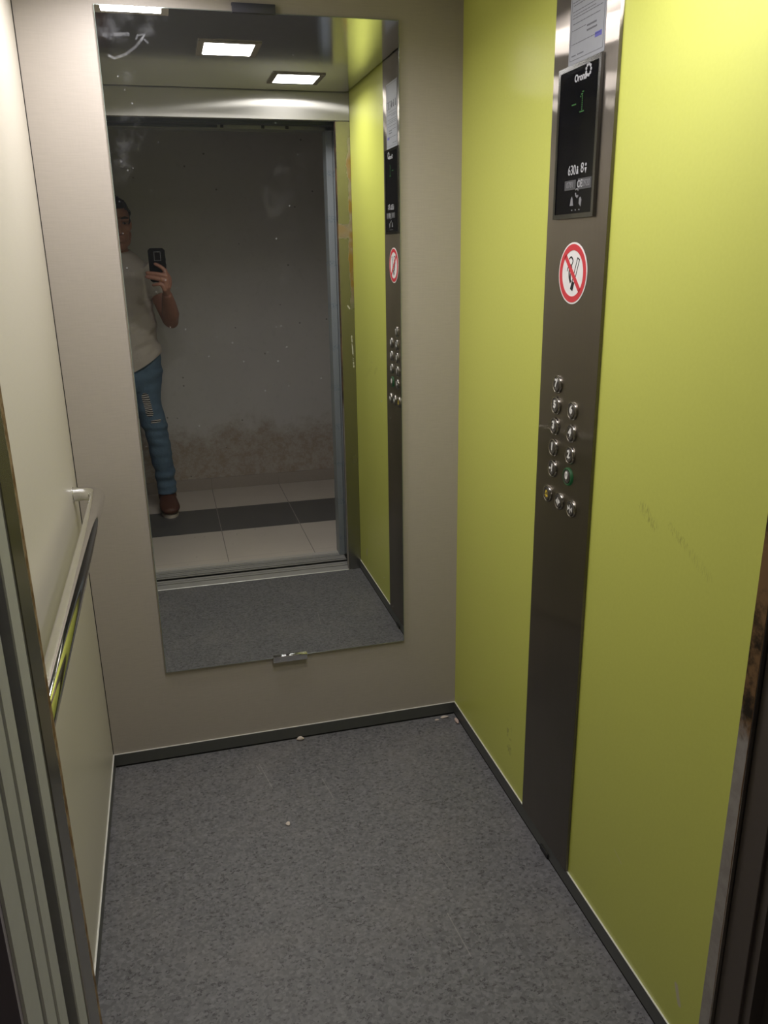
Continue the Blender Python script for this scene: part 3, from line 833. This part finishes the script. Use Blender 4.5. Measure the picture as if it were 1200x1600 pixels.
# ================================================================== BITS ON THE FLOOR
def crumb(x, y, r, mat, lab, seed):
    b = bm_new(); ball(b, (x, y, r[2] * .9), r, 12)
    for v in b.verts: v.co += Vector(v.co - Vector((x, y, r[2]))) * .35 * mnoise.noise(v.co * 160 + Vector((seed, 0, 0)))
    z = min(v.co.z for v in b.verts)
    for v in b.verts: v.co.z -= z
    tag(build('plaster_crumb', b, mat, None, 60), lab, 'crumb', 'plaster crumbs on the car floor')
crumb(.5705, -.0150, (.012, .007, .006), M['crumb'], 'pale plaster crumb against the back baseboard below the mirror', 1)
crumb(1.0870, -.0560, (.0055, .015, .006), M['crumb_pink'], 'long pinkish plaster crumb beside the green wall baseboard near the corner', 2)
crumb(1.0560, -.0190, (.014, .006, .0035), M['crumb'], 'grey flat plaster crumb against the back baseboard near the green corner', 3)
crumb(1.0270, -.0270, (.008, .004, .002), M['crumb'], 'tiny flat plaster flake left of the grey crumb by the back baseboard', 5)
crumb(.4730, -.4050, (.006, .008, .003), M['crumb'], 'small pale plaster crumb alone in the middle of the vinyl floor', 4)
b = bm_new(); box(b, (W - .0075, -.723, .002), (W - .0036, -.680, .016), .001)
tag(build('floor_clip', b, M['rubber'], None, 30), 'small black clip at the foot of the green wall baseboard below the panel', 'clip')

# ================================================================== THE PERSON
ROOT = Vector((.055, -2.66, 0))
man = thing('person', ROOT, 'person in beige t-shirt and ripped blue jeans holding up a black phone', 'person')
HM = Matrix.Translation((.062, -2.612, 1.655)) @ Matrix.Rotation(math.radians(-14), 4, 'Z') @ Matrix.Rotation(math.radians(-10), 4, 'X')
def hb(): return bm_new()
body = bm_new()
# torso (kept inside the clothes), neck
tube(body, [(.05, -2.66, .86), (.05, -2.66, .95), (.05, -2.662, 1.08), (.05, -2.664, 1.2), (.05, -2.664, 1.33), (.05, -2.664, 1.415), (.05, -2.664, 1.465)],
     [(.160, .100), (.162, .108), (.150, .104), (.158, .108), (.175, .110), (.165, .092), (.105, .070)], 28)
tube(body, [(.05, -2.668, 1.44), (.055, -2.650, 1.52), (.060, -2.632, 1.58)], [(.070, .068), (.058, .060), (.058, .062)], 20)
# head
hd = bm_new()
ball(hd, (0, -.012, .036), (.077, .096, .098), 28); ball(hd, (0, .030, -.030), (.0650, .066, .098), 28)
ball(hd, (0, .064, -.108), (.027, .024, .022)); 
for s in (-1, 1):
    tube(hd, [(s * .060, .0, -.055), (s * .048, .030, -.090), (s * .015, .066, -.112)], [.024, .022, .018], 14)
    ball(hd, (s * .042, .064, -.014), (.026, .024, .026)); ball(hd, (s * .079, -.008, -.004), (.011, .021, .033))
    ball(hd, (s * .013, .106, -.030), (.009, .011, .008))
    tube(hd, [(s * .050, .074, .036), (s * .012, .094, .038)], .011, 12)
tube(hd, [(0, .092, .030), (0, .106, .002), (0, .114, -.024)], [.009, .011, .014], 14)
tube(hd, [(-.024, .084, -.064), (0, .096, -.061), (.024, .084, -.064)], .0065, 12); tube(hd, [(-.021, .082, -.074), (0, .094, -.075), (.021, .082, -.074)], .0072, 12)
tube(hd, [(0, -.01, -.05), (0, .0, -.10)], .05, 16)
join(body, hd, HM)
# arms
SH_R, EL_R, WR_R = (.205, -2.665, 1.415), (.305, -2.545, 1.148), (.298, -2.318, 1.290)
tube(body, [(.16, -2.668, 1.42), SH_R, (.255, -2.605, 1.285), EL_R], [.050, .056, .049, .045], 20)
tube(body, [EL_R, (.308, -2.49, 1.182), (.303, -2.40, 1.240), WR_R], [(.045, .045), (.047, .046), (.038, .036), (.027, .023)], 20)
ball(body, (.310, -2.555, 1.135), .038)
tube(body, [(-.06, -2.668, 1.42), (-.105, -2.665, 1.415), (-.150, -2.675, 1.28), (-.168, -2.680, 1.13), (-.176, -2.650, 1.01), (-.172, -2.620, .885)],
     [.050, .056, .048, .043, .040, .027], 20)
# right hand: palm, four fingers across the back of the phone, thumb on its screen side
def finger(bm, pts, r, ref=(0, 0, 1)): tube(bm, pts, r, 12, ref, True, 4)
MCP = [(.300, -2.2570, 1.411), (.303, -2.2560, 1.387), (.296, -2.2560, 1.366), (.280, -2.2600, 1.343)]
for m in MCP:
    tube(body, [WR_R, (.298 * .5 + m[0] * .5, -2.2615, 1.332 if m[2] > 1.35 else 1.320), m], [(.020, .017), (.0135, .0125), (.0115, .0105)], 14)
YF = -2.2735 + .0128
finger(body, [MCP[0], (.288, YF + .004, 1.425), (.271, YF, 1.438), (.253, YF - .001, 1.447)], [.0118, .0108, .0102, .0086])
finger(body, [MCP[1], (.268, YF + .005, 1.396), (.238, YF + .002, 1.401), (.209, YF - .003, 1.405)], [.0120, .0112, .0106, .0090])
finger(body, [MCP[2], (.262, YF + .005, 1.373), (.233, YF + .002, 1.379), (.204, YF - .003, 1.384)], [.0118, .0108, .0102, .0088])
finger(body, [MCP[3], (.262, YF + .001, 1.347), (.246, YF - .004, 1.345), (.233, YF - .010, 1.343)], [.0105, .0095, .0088, .0074])
finger(body, [(.300, -2.308, 1.318), (.316, -2.306, 1.345), (.316, -2.302, 1.380), (.296, -2.3005, 1.412)], [.016, .0125, .0110, .0090], (0, 1, 0))
# left hand hanging
for i, (dx, dy) in enumerate(((.0, .028), (-.004, .010), (-.004, -.008), (.0, -.025))):
    k = (-.172 + dx, -2.612 + dy, .800)
    tube(body, [(-.172, -2.618, .885), ((-.172 + k[0]) / 2 - .002, (-2.618 + k[1]) / 2, .845), k], [(.020, .018), (.013, .013), (.0105, .011)], 12)
    ln = (.072, .080, .074, .058)[i]
    finger(body, [k, (k[0] + .002, k[1] + .004, k[2] - ln * .45), (k[0] + .010, k[1] + .006, k[2] - ln * .78), (k[0] + .022, k[1] + .006, k[2] - ln)], [.0100, .0090, .0082, .0070], (1, 0, 0))
finger(body, [(-.165, -2.600, .862), (-.155, -2.572, .838), (-.148, -2.562, .805), (-.143, -2.560, .780)], [.0135, .0118, .0102, .0085], (1, 0, 0))
# legs
for s, hip, kn, an in ((1, (.130, -2.66, .88), (.160, -2.640, .50), (.190, -2.690, .10)), (-1, (-.030, -2.66, .88), (-.062, -2.640, .50), (-.080, -2.690, .10))):
    tube(body, [hip, ((hip[0] + kn[0]) / 2, -2.648, .69), kn, ((kn[0] + an[0]) / 2, -2.675, .33), an], [.076, .058, .046, .044, .034], 20)
    tube(body, [(an[0], -2.700, .055), (an[0] + .0, -2.600, .045), (an[0], -2.535, .035)], [(.032, .034), (.036, .026), (.030, .018)], 14)
body_o = build('body', remesh(body, .0034, 5, .5), M['skin'], man, 180)
# eyes, brows, hair
for s in (-1, 1):
    b = bm_new(); ball(b, (s * .0315, .0800, .0150), (.0130, .0115, .0062), 16); b.transform(HM); ey = build('eye', b, M['eye_white_shaded'], man, 180)
    b = bm_new(); ball(b, (s * .0325, .0890, .0150), (.0050, .0032, .0050), 12); b.transform(HM); build('iris', b, M['iris'], ey, 180)
    b = bm_new(); tube(b, [(s * .053, .0800, .0400), (s * .034, .0985, .0455), (s * .013, .1035, .0410)], [(.004, .003), (.006, .004), (.004, .0035)], 10, (0, 0, 1), True, 4); b.transform(HM); build('eyebrow', b, M['hair'], man, 180)
hr = bm_new(); ball(hr, (0, -.014, .040), (.0830, .102, .1000), 56)
for v in hr.verts:
    d = mnoise.noise(Vector((v.co.x * 26, v.co.y * 26, v.co.z * 40))) * .007 + mnoise.noise(v.co * 80) * .003
    v.co += v.co.normalized() * d
kill = []
for v in hr.verts:
    x, y, z = v.co; wv = .008 * mnoise.noise(v.co * 45)
    front = .086 + wv - .25 * abs(x) if y > .03 else None
    if y > .03 and z < .082 + wv - .9 * max(0, abs(x) - .045): kill.append(v)
    elif y <= .03 and y > -.02 and z < -.010 + wv: kill.append(v)
    elif y <= -.02 and z < -.060 + wv: kill.append(v)
bmesh.ops.delete(hr, geom=kill, context='VERTS'); hr.transform(HM)
bmesh.ops.solidify(hr, geom=list(hr.faces), thickness=.004)
for k in range(26):
    a = random.uniform(0, 2 * math.pi); e = random.uniform(.25, 1.3)
    p = Vector((.085 * math.cos(a) * math.cos(e), -.014 + .102 * math.sin(a) * math.cos(e), .040 + .100 * math.sin(e)))
    if p.y > .03 and p.z < .092: continue
    q = p * 1.01 + Vector((random.uniform(-.010, .010), random.uniform(-.02, .0), random.uniform(-.012, .004)))
    b2 = bm_new(); tube(b2, [p, (p + q) / 2 + p.normalized() * .003, q], [.0050, .0045, .0018], 8, (0, 0, 1), True, 3); join(hr, b2, HM)
build('hair', hr, M['hair'], man, 60)
# t-shirt
ts = bm_new()
tube(ts, [(.052, -2.66, .80), (.052, -2.66, .90), (.050, -2.66, .97), (.048, -2.66, 1.07), (.048, -2.662, 1.2), (.048, -2.664, 1.33), (.050, -2.664, 1.405), (.050, -2.666, 1.462), (.052, -2.660, 1.512)],
     [(.196, .134), (.194, .134), (.190, .132), (.177, .128), (.174, .126), (.184, .126), (.178, .112), (.140, .094), (.088, .084)], 36, (1, 0, 0), False)
tube(ts, [(.13, -2.666, 1.412), SH_R, (.243, -2.625, 1.325), (.258, -2.605, 1.265)], [.076, .076, .070, .066], 24, (1, 0, 0), False)
tube(ts, [(-.03, -2.666, 1.412), (-.105, -2.665, 1.412), (-.142, -2.672, 1.31), (-.160, -2.678, 1.215)], [.076, .076, .072, .074], 24, (1, 0, 0), False)
ts = remesh(ts, .006, 3, .5)
for v in ts.verts:
    p = v.co; s = max(0, min(1, (1.45 - p.z) / .25))
    q = Vector((p.x * 5 + p.z * 4, p.y * 5, p.z * 11 - p.x * 8))
    v.co += v.normal * (mnoise.noise(q) * .015 + mnoise.noise(q * 2.3) * .007) * s
# the raised arm pulls the hem up on that side
bmesh.ops.bisect_plane(ts, geom=ts.verts[:] + ts.edges[:] + ts.faces[:], plane_co=(.24, -2.6, .955), plane_no=Vector((-.52, .10, 1.0)).normalized(), clear_inner=True)
build('t_shirt', ts, M['shirt'], man, 180)
b = bm_new(); R_ = [(.052 + .071 * math.cos(a), -2.660 + .064 * math.sin(a), 1.512 - .014 * math.sin(a)) for a in [2 * math.pi * k / 28 for k in range(29)]]
build('collar', tube(b, R_, .0075, 10, (0, 0, 1), False), M['shirt_seam'], bpy.data.objects['t_shirt'], 60)
# jeans
jn = bm_new()
tube(jn, [(.05, -2.66, 1.02), (.05, -2.66, .92), (.05, -2.66, .82)], [(.170, .116), (.180, .122), (.182, .118)], 32)
for s, P, rr in ((1, [(.138, -2.66, .86), (.131, -2.652, .68), (.160, -2.645, .53), (.178, -2.672, .36), (.190, -2.690, .20), (.190, -2.690, .105)], [.098, .078, .069, .064, .057, .056]),
                 (-1, [(-.040, -2.66, .86), (-.046, -2.652, .68), (-.062, -2.645, .53), (-.072, -2.672, .36), (-.080, -2.690, .20), (-.080, -2.690, .105)], [.098, .078, .069, .064, .057, .056])):
    tube(jn, P, rr, 24, (1, 0, 0), False, 4)
jn = remesh(jn, .006, 3, .5)
for v in jn.verts:
    p = v.co; k = 1.0 + 1.6 * max(0, min(1, (.30 - p.z) / .15)) + .8 * max(0, 1 - abs(p.z - .52) / .12)
    v.co += v.normal * (mnoise.noise(Vector((p.x * 7, p.y * 7, p.z * 26))) * .006 * k + mnoise.noise(Vector((p.x * 16, p.y * 16, p.z * 10))) * .004)
build('jeans', jn, M['denim'], man, 180)
# shoes
for s, cx, rot in ((1, .195, -4), (-1, -.085, 8)):
    tr = Matrix.Translation((cx, -2.645, 0)) @ Matrix.Rotation(math.radians(rot), 4, 'Z') @ Matrix.Diagonal((1.18, 1, 1, 1))
    up = bm_new()
    tube(up, [(0, -.118, .060), (0, -.080, .066), (0, -.030, .068), (0, .030, .058), (0, .085, .048), (0, .130, .042)],
         [(.036, .036), (.040, .044), (.043, .046), (.048, .038), (.050, .030), (.038, .022)], 24, (1, 0, 0), True, 4)
    tube(up, [(0, -.070, .075), (0, -.060, .135)], [(.046, .058), (.044, .054)], 24, (1, 0, 0), False)
    up = remesh(up, .0045, 3, .5); up.transform(tr)
    sh = build('shoe', up, M['leather'], man, 180)
    so = bm_new(); o = []
    for k in range(40):
        a = 2 * math.pi * k / 40; ww = .042 + .013 * math.sin(a) - .004 * math.sin(a) ** 2; o.append((ww * math.cos(a), .150 * math.sin(a)))
    prism(so, o, 'z', 0, .017); so.transform(tr); build('sole', so, M['sole'], sh, 50, 'cream sole')
    lc = bm_new()
    for k in range(5):
        yy = -.012 + k * .020; zz = .108 - k * .0085
        tube(lc, [(-.026, yy, zz - .012), (0, yy + (.008 if k % 2 else -.004), zz), (.026, yy + .010, zz - .012)], .0032, 8, (0, 0, 1), True, 4)
    lc.transform(tr); build('lace', lc, M['leather_dark'], sh, 60)
# ring on the ring finger
b = bm_new(); c0 = Vector((.275, YF + .0042, 1.371))
pts = [c0 + Vector((.1 * 0, .0108 * math.cos(a), .0108 * math.sin(a))) for a in [2 * math.pi * k / 24 for k in range(25)]]
build('finger_ring', tube(b, pts, .0022, 8, (1, 0, 0), False), M['gold'], man, 60, 'gold finger ring')

# ================================================================== THE PHONE
ph = thing('phone', (.264, -2.2805, 1.355), 'black phone in a rugged case held upright in the hand', 'phone')
px0, px1, pzz0, pzz1, pyf, pyb = .2215, .3065, 1.3560, 1.5250, -2.2745, -2.2870
o = []
ch = .011
for x, z in ((px0 + ch, pzz0), (px1 - ch, pzz0), (px1, pzz0 + ch), (px1, pzz1 - ch), (px1 - ch, pzz1), (px0 + ch, pzz1), (px0, pzz1 - ch), (px0, pzz0 + ch)): o.append((x, z))
b = bm_new(); prism(b, o, 'y', pyf, pyb)
bmesh.ops.bevel(b, geom=[e for e in b.edges], offset=.0015, segments=2, profile=.5, affect='EDGES')
for z in (1.40, 1.44, 1.47): box(b, (px1 - .001, -2.2835, z - .007), (px1 + .0012, -2.2780, z + .007), .0005)
build('case', b, M['phone_case'], ph, 30)
build('screen', box(bm_new(), (px0 + .005, pyb - .0006, pzz0 + .006), (px1 - .005, pyb + .001, pzz1 - .006)), M['phone_glass'], ph, 0)
b = bm_new()
lo, hi = (.2500, 1.4625), (.2840, 1.5080); q = .0028
for a0, a1 in (((lo[0], lo[1]), (hi[0], lo[1] + q)), ((lo[0], hi[1] - q), (hi[0], hi[1])), ((lo[0], lo[1] + q), (lo[0] + q, hi[1] - q)), ((hi[0] - q, lo[1] + q), (hi[0], hi[1] - q))):
    box(b, (a0[0], pyf - .0005, a0[1]), (a1[0], pyf + .0008, a1[1]))
cm = build('camera_rim', b, M['phone_rim'], ph, 0, 'grey rim of the camera island')
build('camera_glass', box(bm_new(), (lo[0] + q, pyf - .0005, lo[1] + q), (hi[0] - q, pyf + .0003, hi[1] - q)), M['phone_glass'], cm, 0)
